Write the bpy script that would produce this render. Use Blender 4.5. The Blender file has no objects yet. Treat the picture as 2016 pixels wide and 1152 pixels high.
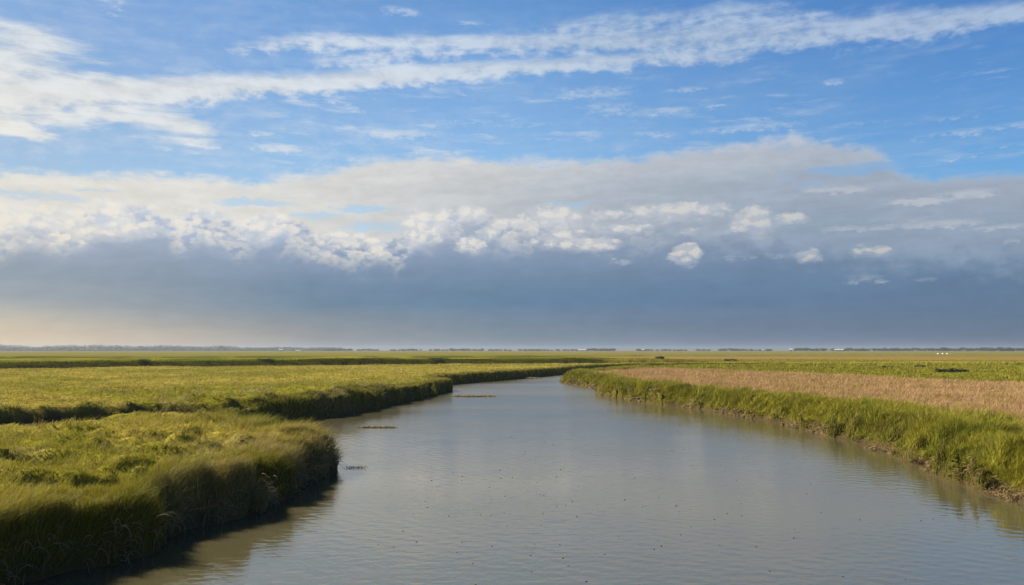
import bpy, math, random
import numpy as np
from mathutils import Vector

# ------------------------------------------------------------------ camera, sky, sun, exposure
scene = bpy.context.scene
R = math.radians
cam_data = bpy.data.cameras.new('camera')
cam_data.lens = 28.0
cam_data.sensor_width = 36.0
cam_data.clip_start = 0.1
cam_data.clip_end = 30000.0
camera = bpy.data.objects.new('camera', cam_data)
scene.collection.objects.link(camera)
camera.location = (0.0, 0.0, 4.0)
camera.rotation_euler = (R(90 + 4.12), R(0.0), 0.0)
camera.rotation_mode = 'XYZ'
scene.camera = camera

SUN_AZ, SUN_EL = -62.0, 41.0            # degrees: azimuth from +Y (negative = left), elevation
EXPOSURE = 1.25
SKY_STRENGTH = 0.1
scene.view_settings.view_transform = 'Standard'
scene.view_settings.look = 'None'
scene.view_settings.exposure = EXPOSURE
scene.view_settings.gamma = 1.0
scene.view_settings.use_curve_mapping = False
scene.cycles.max_bounces = 8
scene.cycles.transparent_max_bounces = 8

sun_data = bpy.data.lights.new('sun', 'SUN')
sun_data.energy = 5.0
sun_data.angle = R(0.53)
sun_data.color = (1.0, 0.88, 0.70)
sun = bpy.data.objects.new('sun', sun_data)
scene.collection.objects.link(sun)
sd = Vector((math.sin(R(SUN_AZ)) * math.cos(R(SUN_EL)), math.cos(R(SUN_AZ)) * math.cos(R(SUN_EL)), math.sin(R(SUN_EL))))
sun.rotation_euler = (-sd).to_track_quat('-Z', 'Y').to_euler()
sun.location = (-60, 40, 60)

def lin(c):
    return [((v / 255) / 12.92 if v / 255 <= 0.04045 else ((v / 255 + 0.055) / 1.055) ** 2.4) for v in c]

world = bpy.data.worlds.new('World')
scene.world = world
world.use_nodes = True
WT = world.node_tree
WT.nodes.clear()
KSKY = 1.0 / (SKY_STRENGTH * 2 ** EXPOSURE)    # display value -> radiance fed to the Background

class V:
    """A socket or a number, with arithmetic that adds Math nodes."""
    def __init__(self, s): self.s = s
    def __add__(self, o): return mth('ADD', self, o)
    __radd__ = __add__
    def __sub__(self, o): return mth('SUBTRACT', self, o)
    def __rsub__(self, o): return mth('SUBTRACT', o, self)
    def __mul__(self, o): return mth('MULTIPLY', self, o)
    __rmul__ = __mul__
    def __truediv__(self, o): return mth('DIVIDE', self, o)
def put(inp, v):
    if isinstance(v, V): WT.links.new(v.s, inp)
    else: inp.default_value = v
def mth(op, *a, clamp=False):
    n = WT.nodes.new('ShaderNodeMath'); n.operation = op; n.use_clamp = clamp
    for i, v in enumerate(a): put(n.inputs[i], v)
    return V(n.outputs[0])
def vmax(a, b): return mth('MAXIMUM', a, b)
def vmin(a, b): return mth('MINIMUM', a, b)
def vabs(a): return mth('ABSOLUTE', a)
def sstep(v, a, b, lo=0.0, hi=1.0, kind='SMOOTHSTEP'):
    n = WT.nodes.new('ShaderNodeMapRange'); n.interpolation_type = kind; n.clamp = True
    put(n.inputs[0], v); put(n.inputs[1], a); put(n.inputs[2], b); put(n.inputs[3], lo); put(n.inputs[4], hi)
    return V(n.outputs[0])
def xyz(x, y, z=0.0):
    n = WT.nodes.new('ShaderNodeCombineXYZ')
    for i, v in enumerate((x, y, z)): put(n.inputs[i], v)
    return V(n.outputs[0])
def noise(vec, scale, detail=4.0, rough=0.55, dist=0.0):
    n = WT.nodes.new('ShaderNodeTexNoise'); n.noise_dimensions = '3D'
    put(n.inputs['Vector'], vec)
    n.inputs['Scale'].default_value = scale; n.inputs['Detail'].default_value = detail
    n.inputs['Roughness'].default_value = rough; n.inputs['Distortion'].default_value = dist
    return V(n.outputs[0])
def voro(vec, scale, detail=2.0, smooth=0.6):
    n = WT.nodes.new('ShaderNodeTexVoronoi'); n.voronoi_dimensions = '2D'; n.feature = 'SMOOTH_F1'
    n.normalize = False
    put(n.inputs['Vector'], vec); n.inputs['Scale'].default_value = scale
    n.inputs['Detail'].default_value = detail; n.inputs['Smoothness'].default_value = smooth
    n.inputs['Roughness'].default_value = 0.5; n.inputs['Lacunarity'].default_value = 2.1
    return V(n.outputs['Distance'])
AMIN, AMAX, EMAX = -62.0, 62.0, 30.0
def curve(x01, pts):
    """pts: (x in 0..1, value 0..1)"""
    n = WT.nodes.new('ShaderNodeFloatCurve'); cm = n.mapping; c = cm.curves[0]
    pts = sorted(pts)
    while len(c.points) < len(pts): c.points.new(0.5, 0.5)
    for p, (a, b) in zip(c.points, pts):
        p.location = (a, b); p.handle_type = 'AUTO_CLAMPED'
    cm.update()
    put(n.inputs['Value'], x01)
    return V(n.outputs[0])
def acurve(pts, vmin_, vmax_):   # clipped to azimuths AMIN..AMAX
    """value along azimuth; pts: (azimuth deg, value)"""
    q = [((a - AMIN) / (AMAX - AMIN), (b - vmin_) / (vmax_ - vmin_)) for a, b in sorted(p[:2] for p in pts)]
    if q[0][0] > 0: q.insert(0, (0.0, q[0][1]))
    if q[-1][0] < 1: q.append((1.0, q[-1][1]))
    return curve(A01, q) * (vmax_ - vmin_) + vmin_
def ramp(fac, stops):
    n = WT.nodes.new('ShaderNodeValToRGB'); cr = n.color_ramp; cr.interpolation = 'EASE'
    cr.interpolation = 'LINEAR'
    stops = sorted(stops)
    cr.elements[0].position = stops[0][0]; cr.elements[0].color = (*stops[0][1], 1)
    cr.elements[1].position = stops[-1][0]; cr.elements[1].color = (*stops[-1][1], 1)
    for p, c in stops[1:-1]:
        e = cr.elements.new(p); e.color = (*c, 1)
    put(n.inputs[0], fac)
    return V(n.outputs[0])
def mix(f, a, b):
    n = WT.nodes.new('ShaderNodeMix'); n.data_type = 'RGBA'; n.clamp_factor = True
    put(n.inputs[0], f)
    for i, v in ((6, a), (7, b)):
        if isinstance(v, V): WT.links.new(v.s, n.inputs[i])
        else: n.inputs[i].default_value = (*v, 1)
    return V(n.outputs[2])
def cscale(c, k):
    n = WT.nodes.new('ShaderNodeVectorMath'); n.operation = 'SCALE'
    WT.links.new(c.s, n.inputs[0]); put(n.inputs['Scale'], k)
    return V(n.outputs[0])
def cmul(c, k):
    n = WT.nodes.new('ShaderNodeVectorMath'); n.operation = 'MULTIPLY'
    WT.links.new(c.s, n.inputs[0])
    if isinstance(k, V): WT.links.new(k.s, n.inputs[1])
    else: n.inputs[1].default_value = k
    return V(n.outputs[0])

def grid(rows, raw=False):
    """colour of a cloud layer that changes along azimuth and elevation: {azimuth: [(elevation, colour)]}"""
    lo_, hi_ = SEC
    az = sorted(rows)
    keep = [a for i, a in enumerate(az) if (i + 1 >= len(az) or az[i + 1] > lo_) and (i == 0 or az[i - 1] < hi_)]
    out = None
    for i, a in enumerate(keep):
        c = ramp(E01, [(max(0.0, min(1.0, e / EMAX)), rgb if raw else lin(rgb)) for e, rgb in rows[a]])
        out = c if out is None else mix(sstep(A, keep[i - 1], a, kind='LINEAR'), out, c)
    return out
def over(base, c, m, dens=1.0):
    return mix(m if dens == 1.0 else m * dens, base, c)
def vm(op, *a):
    n = WT.nodes.new('ShaderNodeVectorMath'); n.operation = op
    for i, v in enumerate(a):
        if isinstance(v, V): WT.links.new(v.s, n.inputs[i])
        else: n.inputs[i].default_value = v
    return V(n.outputs['Value'] if op in ('DOT_PRODUCT', 'LENGTH') else n.outputs[0])
def near(a, e, ra, re):
    return SEC[0] - 1.7 * ra - 0.3 < a < SEC[1] + 1.7 * ra + 0.3 and ZON[0] - 1.7 * re - 0.3 < e < ZON[1] + 1.7 * re + 0.3
CAP = 1.7
def puffs(items, want_height=False):
    """union of soft ellipses (azimuth, elevation, radii, strength): 1.0 at the heart, below 0 outside"""
    m = None; hgt = None
    for a, e, ra, re, s in items:
        if not near(a, e, ra, re): continue
        r = math.sqrt(s)
        q = vm('MULTIPLY_ADD', PT, (r / ra, r / re, 0), (-a * r / ra, -e * r / re, math.sqrt(CAP - s)))
        d = vm('DOT_PRODUCT', q, q)
        if want_height:
            v = mth('MULTIPLY_ADD', E, 1.0 / re, -e / re)
        if m is None:
            m = d
            if want_height: hgt = v
        else:
            if want_height:
                n = WT.nodes.new('ShaderNodeMix'); n.data_type = 'FLOAT'
                put(n.inputs[0], mth('LESS_THAN', d, m)); put(n.inputs[2], hgt); put(n.inputs[3], v)
                hgt = V(n.outputs[0])
            m = vmin(m, d)
    if m is None: return None, None
    return CAP - m, hgt
def band(pts, tex, lo, hi, ragged=0.9):
    """soft band along a curve; pts: (azimuth, elevation, half width deg, density)"""
    live = [p for i, p in enumerate(pts) if p[3] > 0]
    if max(p[0] for p in pts) < SEC[0] or min(p[0] for p in pts) > SEC[1]: return None
    if max(p[1] + 1.6 * p[2] for p in live) + 0.8 < ZON[0] or min(p[1] - 1.6 * p[2] for p in live) - 0.8 > ZON[1]: return None
    c = acurve([(p[0], p[1]) for p in pts], 0, 30)
    h = acurve([(p[0], p[2]) for p in pts], 0, 4)
    d = acurve([(p[0], p[3]) for p in pts], 0, 1.2)
    t = vabs(E + (fleece - 0.5) * ragged + wb * 0.8 - c) / (h + 0.02)
    core = sstep(t, 1.75, 0.0)
    return sstep(core * d * 1.25 + (tex - 0.5) * TEXK, lo, hi) * sstep(d * core, 0.0, 0.12)
def azc(pts):
    return curve(A01, [((a - AMIN) / (AMAX - AMIN), v) for a, v in pts])

TEXK = 2.6
BILC = 0.73
AIR = {-32: [(12, (.58, .62, .63)), (23, (.48, .62, .72)), (30, (.28, .40, .54))],
       0: [(12, (.77, .92, .96)), (23, (.57, .81, .97)), (30, (.30, .52, .76))],
       32: [(12, (.52, .82, 1.03)), (23, (.37, .70, 1.04)), (30, (.20, .46, .80))]}
CIRRUS = {-33: [(0, (244, 240, 230)), (14, (234, 233, 228)), (24, (212, 222, 232))],
          -12: [(0, (236, 235, 230)), (24, (212, 222, 234))],
          10: [(0, (214, 220, 226)), (24, (176, 196, 220))],
          33: [(0, (206, 214, 222)), (24, (168, 190, 218))]}
# high bands: name -> (curve, texture, low, high, raggedness, strength)
BANDS = [
    ([(-40.59,17.33,2.19,0.80), (-33.39,17.92,1.82,0.72), (-30.67,17.74,1.53,0.70), (-27.79,17.38,1.02,0.55), (-25.69,17.06,0.58,0.30), (-23.52,17.18,0.36,0.00)], 's', 0.15, 1.1, 0.6, 0.9),
    ([(-40.38,13.18,1.46,0.80), (-33.23,14.12,1.09,0.60), (-29.99,14.69,0.95,0.55), (-26.23,15.19,1.09,0.70), (-23.14,14.87,1.24,0.75), (-20.88,14.47,0.73,0.50), (-18.23,14.43,0.29,0.00)], 's', 0.2, 1.1, 0.6, 0.9),
    ([(-40.33,12.09,1.09,0.60), (-33.20,13.38,0.73,0.75), (-31.59,13.24,0.55,0.70), (-29.80,13.17,0.26,0.30), (-28.52,13.21,0.22,0.00)], 's', 0.2, 1.0, 0.4, 0.9),
    ([(-0.30,22.07,0.29,0.00), (2.70,22.38,0.51,0.50), (9.01,22.61,0.80,0.65), (14.42,22.60,0.88,0.60), (21.23,22.08,0.58,0.45), (25.04,21.58,0.36,0.00)], 'm', 0.15, 1.15, 0.9, 0.8),
    ([(-16.30,19.38,0.29,0.00), (-13.16,19.78,0.44,0.50), (-7.74,20.43,0.51,0.55), (-4.04,20.62,0.36,0.45), (-0.30,20.60,0.29,0.00)], 'm', 0.2, 1.1, 0.9, 0.8),
    ([(-21.68,19.64,0.29,0.00), (-19.38,20.17,0.44,0.50), (-14.95,20.94,0.58,0.60), (-11.39,21.15,0.66,0.62), (-5.90,21.37,0.66,0.70), (-0.30,21.47,0.80,0.76), (7.16,21.39,0.95,0.82), (14.39,21.18,1.09,0.82),
      (21.19,20.84,1.09,0.78), (27.43,20.46,0.95,0.78), (33.48,20.06,0.66,0.78), (38.06,19.56,0.58,0.70)], 'm', 0.15, 1.1, 0.9, 0.88),
    ([(-40.41,13.72,1.61,1.00), (-33.28,15.30,1.17,1.00), (-29.19,15.98,0.95,1.00), (-22.57,17.17,0.84,0.98), (-13.14,18.52,0.77,0.95), (-7.73,19.16,0.66,0.88), (-0.30,19.83,0.51,0.75),
      (8.98,20.11,0.55,0.70), (16.11,19.86,0.40,0.58), (20.17,19.69,0.26,0.00), (24.34,19.28,0.22,0.00)], 'm', 0.1, 1.05, 0.9, 0.94)]
LONE = [(-8.32,23.42,1.46,0.44,0.80), (-3.30,22.86,1.09,0.18,0.70), (-27.21,21.63,0.91,0.58,0.40), (22.39,17.70,0.58,0.22,0.70), (14.48,16.84,0.73,0.15,0.80), (-17.74,14.74,1.24,0.22,0.90), (-16.70,13.80,2.01,0.36,1.00), (-12.94,17.18,1.17,0.26,0.80), (-11.68,16.82,1.24,0.22,0.70),
        (-21.35,13.70,1.46,0.22,0.80), (-24.64,13.25,2.19,0.18,0.60), (6.02,18.27,3.28,0.51,0.60), (7.48,16.95,2.55,0.55,0.70), (10.75,16.56,2.19,0.51,0.80), (1.19,16.00,2.19,0.29,0.70), (16.69,15.16,4.01,0.44,1.00), (17.39,15.71,1.64,0.26,0.80),
        (10.37,15.20,1.82,0.22,0.50), (24.20,14.79,2.19,0.26,0.70), (28.96,14.49,2.55,0.22,0.50), (30.06,13.57,2.55,0.26,0.60), (32.52,13.63,1.46,0.22,0.60), (29.72,12.00,1.46,0.18,0.70), (31.94,12.40,2.19,0.22,0.50), (12.56,18.09,1.46,0.22,0.50), (-13.48,17.76,1.09,0.18,0.40),
        (-2.90,16.26,2.19,0.22,0.60), (2.67,15.01,1.46,0.18,0.70), (-7.69,15.31,2.92,0.33,0.70)]
SHEET = {-33: [(5, (232, 226, 214)), (10, (230, 226, 216)), (13, (232, 229, 222))],
         -17: [(5, (222, 218, 210)), (10, (226, 223, 216)), (14, (226, 225, 220))],
         -4: [(5, (196, 196, 196)), (10, (198, 200, 202)), (12, (206, 207, 207)), (14, (218, 218, 216))],
         8: [(5, (172, 178, 186)), (10, (172, 180, 190)), (12, (178, 186, 196)), (14, (200, 202, 206))],
         20: [(5, (140, 158, 180)), (9, (152, 166, 184)), (12, (168, 178, 192)), (14, (186, 192, 202))],
         33: [(5, (134, 152, 176)), (9, (154, 166, 182)), (13, (168, 178, 192))]}
SHEET_TOP = [(-42.33,9.93), (-33.10,11.10), (-27.59,11.60), (-20.81,11.88), (-18.17,11.79), (-16.15,12.40), (-13.39,12.97), (-9.12,13.93), (-4.00,14.21), (-0.30,13.89), (4.15,13.86), (7.82,13.98), (12.50,14.41),
             (17.70,14.54), (22.60,14.05), (24.92,13.16), (25.95,12.21), (27.41,11.36), (29.97,11.22), (33.10,11.10), (39.89,10.35)]
HOLES = [(-31.45,9.50,4.01,0.44,1.00), (-27.54,10.13,2.19,0.22,0.80), (-17.97,10.09,3.28,0.40,1.00), (-13.68,9.25,2.19,0.51,1.00), (-10.51,10.00,2.55,0.29,0.90), (-9.78,8.73,2.74,0.51,1.10), (4.13,10.57,3.65,0.22,0.60), (23.79,11.76,5.47,0.62,1.30), (19.62,11.22,3.28,0.29,0.50),
         (-19.14,10.71,1.82,0.22,0.60), (-11.95,11.29,1.46,0.18,0.40), (1.93,13.31,2.55,0.22,0.60), (-21.38,9.14,1.82,0.33,0.80)]
STREAKS = [(22.19,10.60,2.55,0.33,0.80), (27.05,9.52,2.19,0.29,0.90), (29.92,9.84,2.19,0.29,0.60), (22.75,7.98,2.19,0.29,0.80), (24.60,7.93,1.82,0.22,0.50), (28.45,8.00,2.92,0.33,0.60), (32.28,7.57,2.19,0.22,0.50), (26.42,8.34,2.92,0.29,0.40), (22.14,8.92,1.46,0.22,0.40), (32.51,6.59,0.88,0.22,0.60),
           (16.85,6.46,2.55,0.22,0.40), (27.47,4.53,0.66,0.18,0.20), (23.90,4.80,1.09,0.26,0.20)]
BODY = {-33: [(0, (232, 204, 164)), (0.6, (222, 200, 166)), (1.6, (204, 192, 170)), (2.7, (172, 174, 170)), (3.2, (160, 167, 172)), (4.6, (150, 162, 174)), (6.5, (160, 172, 188)), (8, (178, 188, 203)), (10, (200, 206, 214))],
        -24: [(0, (204, 186, 160)), (0.8, (194, 182, 162)), (2.0, (164, 166, 164)), (2.8, (146, 156, 164)), (4.6, (136, 152, 168)), (6.5, (152, 167, 187)), (8, (170, 183, 204)), (10, (186, 196, 213))],
        -14: [(0, (150, 150, 148)), (1.2, (142, 147, 150)), (2.6, (126, 142, 156)), (3.2, (112, 138, 160)), (4.6, (116, 140, 164)), (6.5, (138, 156, 181)), (8, (158, 173, 197)), (10, (178, 189, 208))],
        0: [(0, (122, 136, 148)), (1.4, (116, 134, 150)), (2.8, (108, 132, 156)), (3.3, (98, 128, 157)), (4.6, (106, 134, 162)), (6.5, (130, 150, 176)), (8, (152, 167, 188)), (10, (178, 187, 201))],
        16: [(0, (108, 124, 146)), (1.4, (106, 124, 148)), (2.8, (102, 126, 154)), (3.4, (96, 124, 156)), (4.6, (102, 130, 160)), (6.5, (118, 140, 168)), (8, (134, 152, 176)), (10, (150, 164, 184))],
        33: [(0, (98, 116, 138)), (1.4, (94, 116, 140)), (3.0, (94, 120, 148)), (4.6, (98, 124, 154)), (6.5, (112, 136, 164)), (8, (126, 146, 172)), (10, (146, 160, 180))]}
BODY_TOP = [(-42.19,7.02), (-32.98,7.88), (-31.67,8.36), (-30.03,8.25), (-28.08,8.86), (-27.07,9.33), (-25.74,9.50), (-24.38,9.54), (-23.44,9.07), (-22.64,8.79), (-21.87,9.38), (-20.41,8.86), (-19.10,8.72), (-17.44,9.15), (-16.09,9.01),
            (-14.71,8.57), (-13.31,8.06), (-11.20,7.91), (-8.34,8.05), (-7.26,9.01), (-5.81,9.75), (-4.35,9.99), (-3.06,10.15), (-1.95,9.65), (-0.66,9.37), (1.18,9.37), (3.02,9.86), (4.49,9.34), (8.85,9.19), (14.16,8.81),
            (17.56,8.38), (23.97,7.31), (32.92,6.41), (39.69,5.88)]
CROWN = {-33: [(5, (238, 228, 208)), (11, (240, 236, 226))], -10: [(5, (236, 230, 216)), (11, (238, 234, 226))],
         10: [(5, (216, 213, 205)), (11, (214, 213, 210))], 33: [(5, (182, 183, 185)), (11, (192, 194, 197))]}
CROWNS = [(-32.57,7.51,1.64,1.24,1.00), (-30.02,7.88,2.01,0.95,0.90), (-29.71,6.95,1.46,0.58,0.70), (-27.05,8.59,1.46,0.91,0.80), (-26.14,7.90,1.68,0.58,1.00), (-27.74,7.56,1.46,0.51,0.80), (-24.52,9.07,0.80,0.36,0.50), (-21.55,9.26,0.95,0.36,0.80), (-17.92,8.12,1.75,0.73,1.10), (-19.40,7.68,1.09,0.26,0.70), (-16.60,9.05,1.09,0.36,0.80),
          (-16.24,8.30,1.02,0.51,0.60), (-11.90,7.96,1.82,0.33,0.80), (-10.30,7.65,1.75,0.33,0.80), (-6.35,8.48,1.39,1.24,1.10), (-5.26,9.04,1.09,0.95,0.90), (-3.06,9.79,1.31,0.51,0.90), (-7.25,7.64,1.09,0.36,0.70), (-2.87,7.54,1.09,0.58,1.10), (-1.95,8.27,0.88,0.44,0.70), (-0.29,9.08,1.24,0.29,0.70),
          (3.21,9.50,1.68,0.73,0.95), (2.28,7.69,1.02,0.36,0.60), (3.38,7.97,1.09,0.58,0.90), (4.85,8.39,0.80,0.29,0.80), (5.39,7.52,2.41,0.44,1.20), (8.49,8.62,1.68,0.29,1.00), (11.72,9.67,3.28,0.58,1.10), (7.41,9.58,2.19,0.29,0.70), (14.17,9.79,1.24,0.33,0.80),
          (17.06,8.79,1.46,0.88,1.40), (19.56,8.84,1.09,0.29,1.00), (12.45,6.70,1.02,0.62,1.40), (20.54,6.32,0.80,0.40,1.20), (24.40,6.38,1.39,0.33,1.10), (12.82,8.32,0.66,0.22,0.80), (8.03,6.29,0.58,0.18,0.50), (15.18,8.24,0.95,0.18,0.50), (-12.94,7.15,0.80,0.22,0.50)]

def sky_part(clear):
    """colour of one sector of the sky (azimuths SEC, elevations ZON): clear air, then cloud layers from far to near"""
    col = cscale(cmul(clear, grid(AIR, raw=True)), 0.1414)        # display-referred from here on
    cirrus = grid(CIRRUS)
    if ZON[1] > 12:
        mixed = streak * 0.45 + fleece * 0.55
        for pts, t, lo, hi, rag, k in BANDS:
            b = band(pts, streak if t == 's' else mixed, lo, hi, rag)
            if b: col = over(col, cscale(cirrus, sstep(mixed, 0.36, 0.62) * 0.16 + 0.87), b, k)
        if ZON[0] < 20:
            wn = noise(xyz(A * 0.30 + wa * 1.2 + 5.0, E * 1.7 + A * 0.03 + wb, 23.0), 0.75, 4, 0.6)
            wz = azc([(-62, .2), (-27, .15), (-18, .5), (-15, .8), (0, 1.0), (18, .85), (22, .4), (33, .7), (62, .5)])
            wel = curve(E01, [(0, 0), (.44, .85), (.53, 1.0), (.60, .75), (.66, .25), (.72, 0.0), (1, 0.0)])
            col = over(col, cirrus, sstep(wn, 0.52, 0.80) * sstep(wz * wel, 0.05, 0.85), 0.8)
        lm, _ = puffs(LONE)
        if lm: col = over(col, cirrus, sstep(lm * 0.85 + (streak - 0.5) * 2.8 + (fine - 0.5) * 2.4, 0.0, 1.5), 0.65)
        veil = sstep(streak * 0.55 + fleece * 0.45, 0.40, 0.70) * curve(E01, [(0, .8), (.36, .9), (.55, .8), (.72, .5), (1, .2)]) * azc([(-62, 1), (-20, .9), (0, .7), (12, .45), (33, .3), (62, .3)])
        col = over(col, cirrus, veil, 0.36)
    if ZON[0] < 15:
        sd_ = (acurve(SHEET_TOP, 0, 30) - E) * 1.35 + (fleece - 0.5) * 1.9 + (streak - 0.5) * 2.2
        sheet = sstep(sd_, -0.1, 1.2)
        hm, _ = puffs(HOLES)
        if hm: sheet = sheet * (1.0 - sstep(hm + (streak - 0.5) * 3.4 + (fleece - 0.5) * 2.0, 0.05, 1.1) * 0.62)
        sc = cscale(grid(SHEET), sstep(streak * 0.6 + fleece * 0.4, 0.34, 0.66) * 0.15 + 0.905)
        sc = mix(sstep(sd_, 1.6, 0.2) * 0.35, sc, cirrus)
        col = over(col, sc, sheet, 0.95)
    if ZON[0] < 10:
        # dark storm bank with a level base
        body = cscale(grid(BODY), (fleece - 0.5) * 0.20 + wa * 0.14 + (streak - 0.5) * 0.22 + 1.0)
        vx, vy = A * 0.72 + (fine - 0.5) * 0.5, E * 0.95 + wb * 0.8
        bil = BILC - voro(xyz(vx, vy, 5.0), 0.85, 2.0, 0.35)                  # cauliflower billows
        bil_s = BILC - voro(xyz(vx + 0.28, vy - 0.45, 5.0), 0.85, 2.0, 0.35)
        relief = sstep(bil - bil_s, -0.22, 0.26)                             # side of each billow that faces the sun
        bd = acurve(BODY_TOP, 0, 30) - E + bil * 1.35 + (fine - 0.5) * 0.30
        soft = azc([(-62, .32), (-10, .25), (2, .3), (8, .5), (15, .8), (30, 1.0), (62, 1.0)])
        bm = sstep(bd, -0.05, soft * 2.6 + 0.10)
        col = over(col, body, bm)
        crown = grid(CROWN)
        rimw = azc([(-62, .6), (-34, .45), (-25, .28), (-19, .22), (-12, .24), (-9, .34), (-5, .4), (0, .3), (6, .28), (9, .2), (12, .0), (62, .0)])
        rim = sstep(bd, rimw * 2.2 + 0.2, 0.1) * bm * (relief * 0.5 + 0.5) * sstep(rimw, 0.0, 0.25)
        col = over(col, crown, rim, 0.85)
        # nearer ranks of cumulus standing in front of the bank, each with a sunlit crest
        pres = azc([(-62, 1), (-20, .95), (-13, .75), (-9, .85), (-5, .95), (0, .75), (6, .55), (10, .3), (14, 0.0), (62, 0.0)])
        if SEC[0] < 14:
            for off, sd, dep, k in ((0.35, 13.0, 1.5, .85), (1.05, 37.0, 1.7, .75), (1.7, 53.0, 1.5, .45)):
                lump = noise(xyz(A * 0.5 + sd, 0.0, sd), 0.55, 1, 0.5)
                bk = BILC - voro(xyz(vx * 1.15 + sd * 3.1, vy * 1.15 + sd, 5.0), 0.85, 2.0, 0.4)
                bdk = acurve(BODY_TOP, 0, 30) - off - E + (lump - 0.5) * 3.4 + bk * 1.3 + (fine - 0.5) * 0.35
                crest = sstep(bdk, -0.05, 0.30) * sstep(bdk, dep, 0.25)
                col = over(col, mix(sstep(bk, -0.28, 0.16), cscale(body, 1.15), crown), crest * pres * sstep(lump, 0.36, 0.52), k)
        rm, _ = puffs(STREAKS)
        if rm: col = over(col, lin((196, 200, 206)), sstep(rm + (streak - 0.5) * 2.0 + (fine - 0.5) * 0.9, 0.0, 1.0), 0.6)
        cm, ch = puffs([(a, e, ra * 1.15, re * 1.35, s * 1.05) for a, e, ra, re, s in CROWNS], True)
        if cm:
            b2 = BILC - voro(xyz(A * 0.76 + (fine - 0.5) * 0.5, E * 1.05, 9.0), 1.15, 2.0, 0.35)
            b3 = BILC - voro(xyz(A * 0.76 + (fine - 0.5) * 0.5 + 0.22, E * 1.05 - 0.36, 9.0), 1.15, 2.0, 0.35)
            lit = sstep(b2 - b3, -0.24, 0.22)
            hgt = ch + b2 * 1.0
            col = over(col, mix(0.5, cscale(body, 1.2), crown), sstep(cm + b2 * 0.5 + (fleece - 0.5) * 1.2, -0.45, 1.1), 0.5)     # thin veil joining the puffs
            m = sstep(cm + b2 * 0.68 + (fine - 0.5) * 0.7, -0.05, sstep(hgt, 0.3, -0.9, 0.85, 2.2))
            shade = sstep(hgt, -1.0, 0.45) * 0.62 + lit * 0.38
            col = over(col, mix(shade, cscale(body, 1.22), crown), m * (shade * 0.5 + 0.5), 0.84)
        col = mix(sstep(E, -0.5, -3.0), col, lin((70, 66, 50)))            # below the horizon
    return cscale(col, KSKY)

# direction of the sky point as azimuth / elevation in degrees, and the slow fields every sector shares
MAIN = WT
tc = WT.nodes.new('ShaderNodeTexCoord')
sep = WT.nodes.new('ShaderNodeSeparateXYZ'); WT.links.new(tc.outputs['Generated'], sep.inputs[0])
gx, gy, gz = (V(sep.outputs[i]) for i in range(3))
A = mth('ARCTAN2', gx, gy) * (180 / math.pi)
E = mth('ARCSINE', vmax(vmin(gz, 1.0), -1.0)) * (180 / math.pi)
wa = noise(xyz(A, E * 1.6), 0.16, 3, 0.5) - 0.5
wb = noise(xyz(A + 31.0, E * 1.6, 7.0), 0.16, 3, 0.5) - 0.5
streak = noise(xyz(A * 0.30 + wa * 2.0, E * 1.9 + A * -0.06 + wb * 1.2, 3.0), 0.55, 5, 0.6)     # long streaks
fleece = noise(xyz(A * 0.75 + wa * 1.5, E * 1.5 + wb * 1.5, 11.0), 0.9, 6, 0.6)                 # fleecy texture
fine = noise(xyz(A * 0.8, E * 1.7, 17.0), 2.2, 4, 0.6)
nishita = WT.nodes.new('ShaderNodeTexSky'); nishita.sky_type = 'NISHITA'; nishita.sun_disc = False
nishita.sun_elevation = R(SUN_EL); nishita.sun_rotation = R(SUN_AZ)
nishita.altitude = 0.0; nishita.air_density = 1.0; nishita.dust_density = 0.6; nishita.ozone_density = 2.0
shared = [('A', A), ('E', E), ('wa', wa), ('wb', wb), ('streak', streak), ('fleece', fleece), ('fine', fine)]

def sky_group(sec, zon):
    """a node group with the shader of one sector"""
    global WT, SEC, ZON, A, E, wa, wb, streak, fleece, fine, A01, E01, PT
    g = bpy.data.node_groups.new('sky_sector', 'ShaderNodeTree')
    for nm, _ in shared: g.interface.new_socket(nm, in_out='INPUT', socket_type='NodeSocketFloat')
    g.interface.new_socket('clear', in_out='INPUT', socket_type='NodeSocketColor')
    g.interface.new_socket('shader', in_out='OUTPUT', socket_type='NodeSocketShader')
    keep = (A, E, wa, wb, streak, fleece, fine)
    WT = g; SEC = sec; ZON = zon
    gi = g.nodes.new('NodeGroupInput'); go = g.nodes.new('NodeGroupOutput')
    A, E, wa, wb, streak, fleece, fine = (V(gi.outputs[i]) for i in range(7))
    A01 = (A - AMIN) / (AMAX - AMIN); E01 = E / EMAX
    PT = xyz(A + (fleece - 0.5) * 2.2 + wa * 0.8, E + (fine - 0.5) * 0.7 + (streak - 0.5) * 0.7)     # torn, uneven outlines
    c = sky_part(V(gi.outputs[7]))
    b = g.nodes.new('ShaderNodeBackground'); b.inputs[1].default_value = SKY_STRENGTH
    WT.links.new(c.s, b.inputs[0]); WT.links.new(b.outputs[0], go.inputs[0])
    WT = MAIN
    A, E, wa, wb, streak, fleece, fine = keep
    n = WT.nodes.new('ShaderNodeGroup'); n.node_tree = g
    for i, (nm, s) in enumerate(shared): WT.links.new(s.s, n.inputs[i])
    WT.links.new(nishita.outputs[0], n.inputs[7])
    return n.outputs[0]
def choose(cond, a, b):
    """shader a where cond is 0, b where it is 1"""
    n = WT.nodes.new('ShaderNodeMixShader'); put(n.inputs[0], cond)
    WT.links.new(a, n.inputs[1]); WT.links.new(b, n.inputs[2])
    return n.outputs[0]
def above(v, t): return mth('GREATER_THAN', v, t)
AZ = [-90, -17, -1.5, 15, 90]
rows = []
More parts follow.
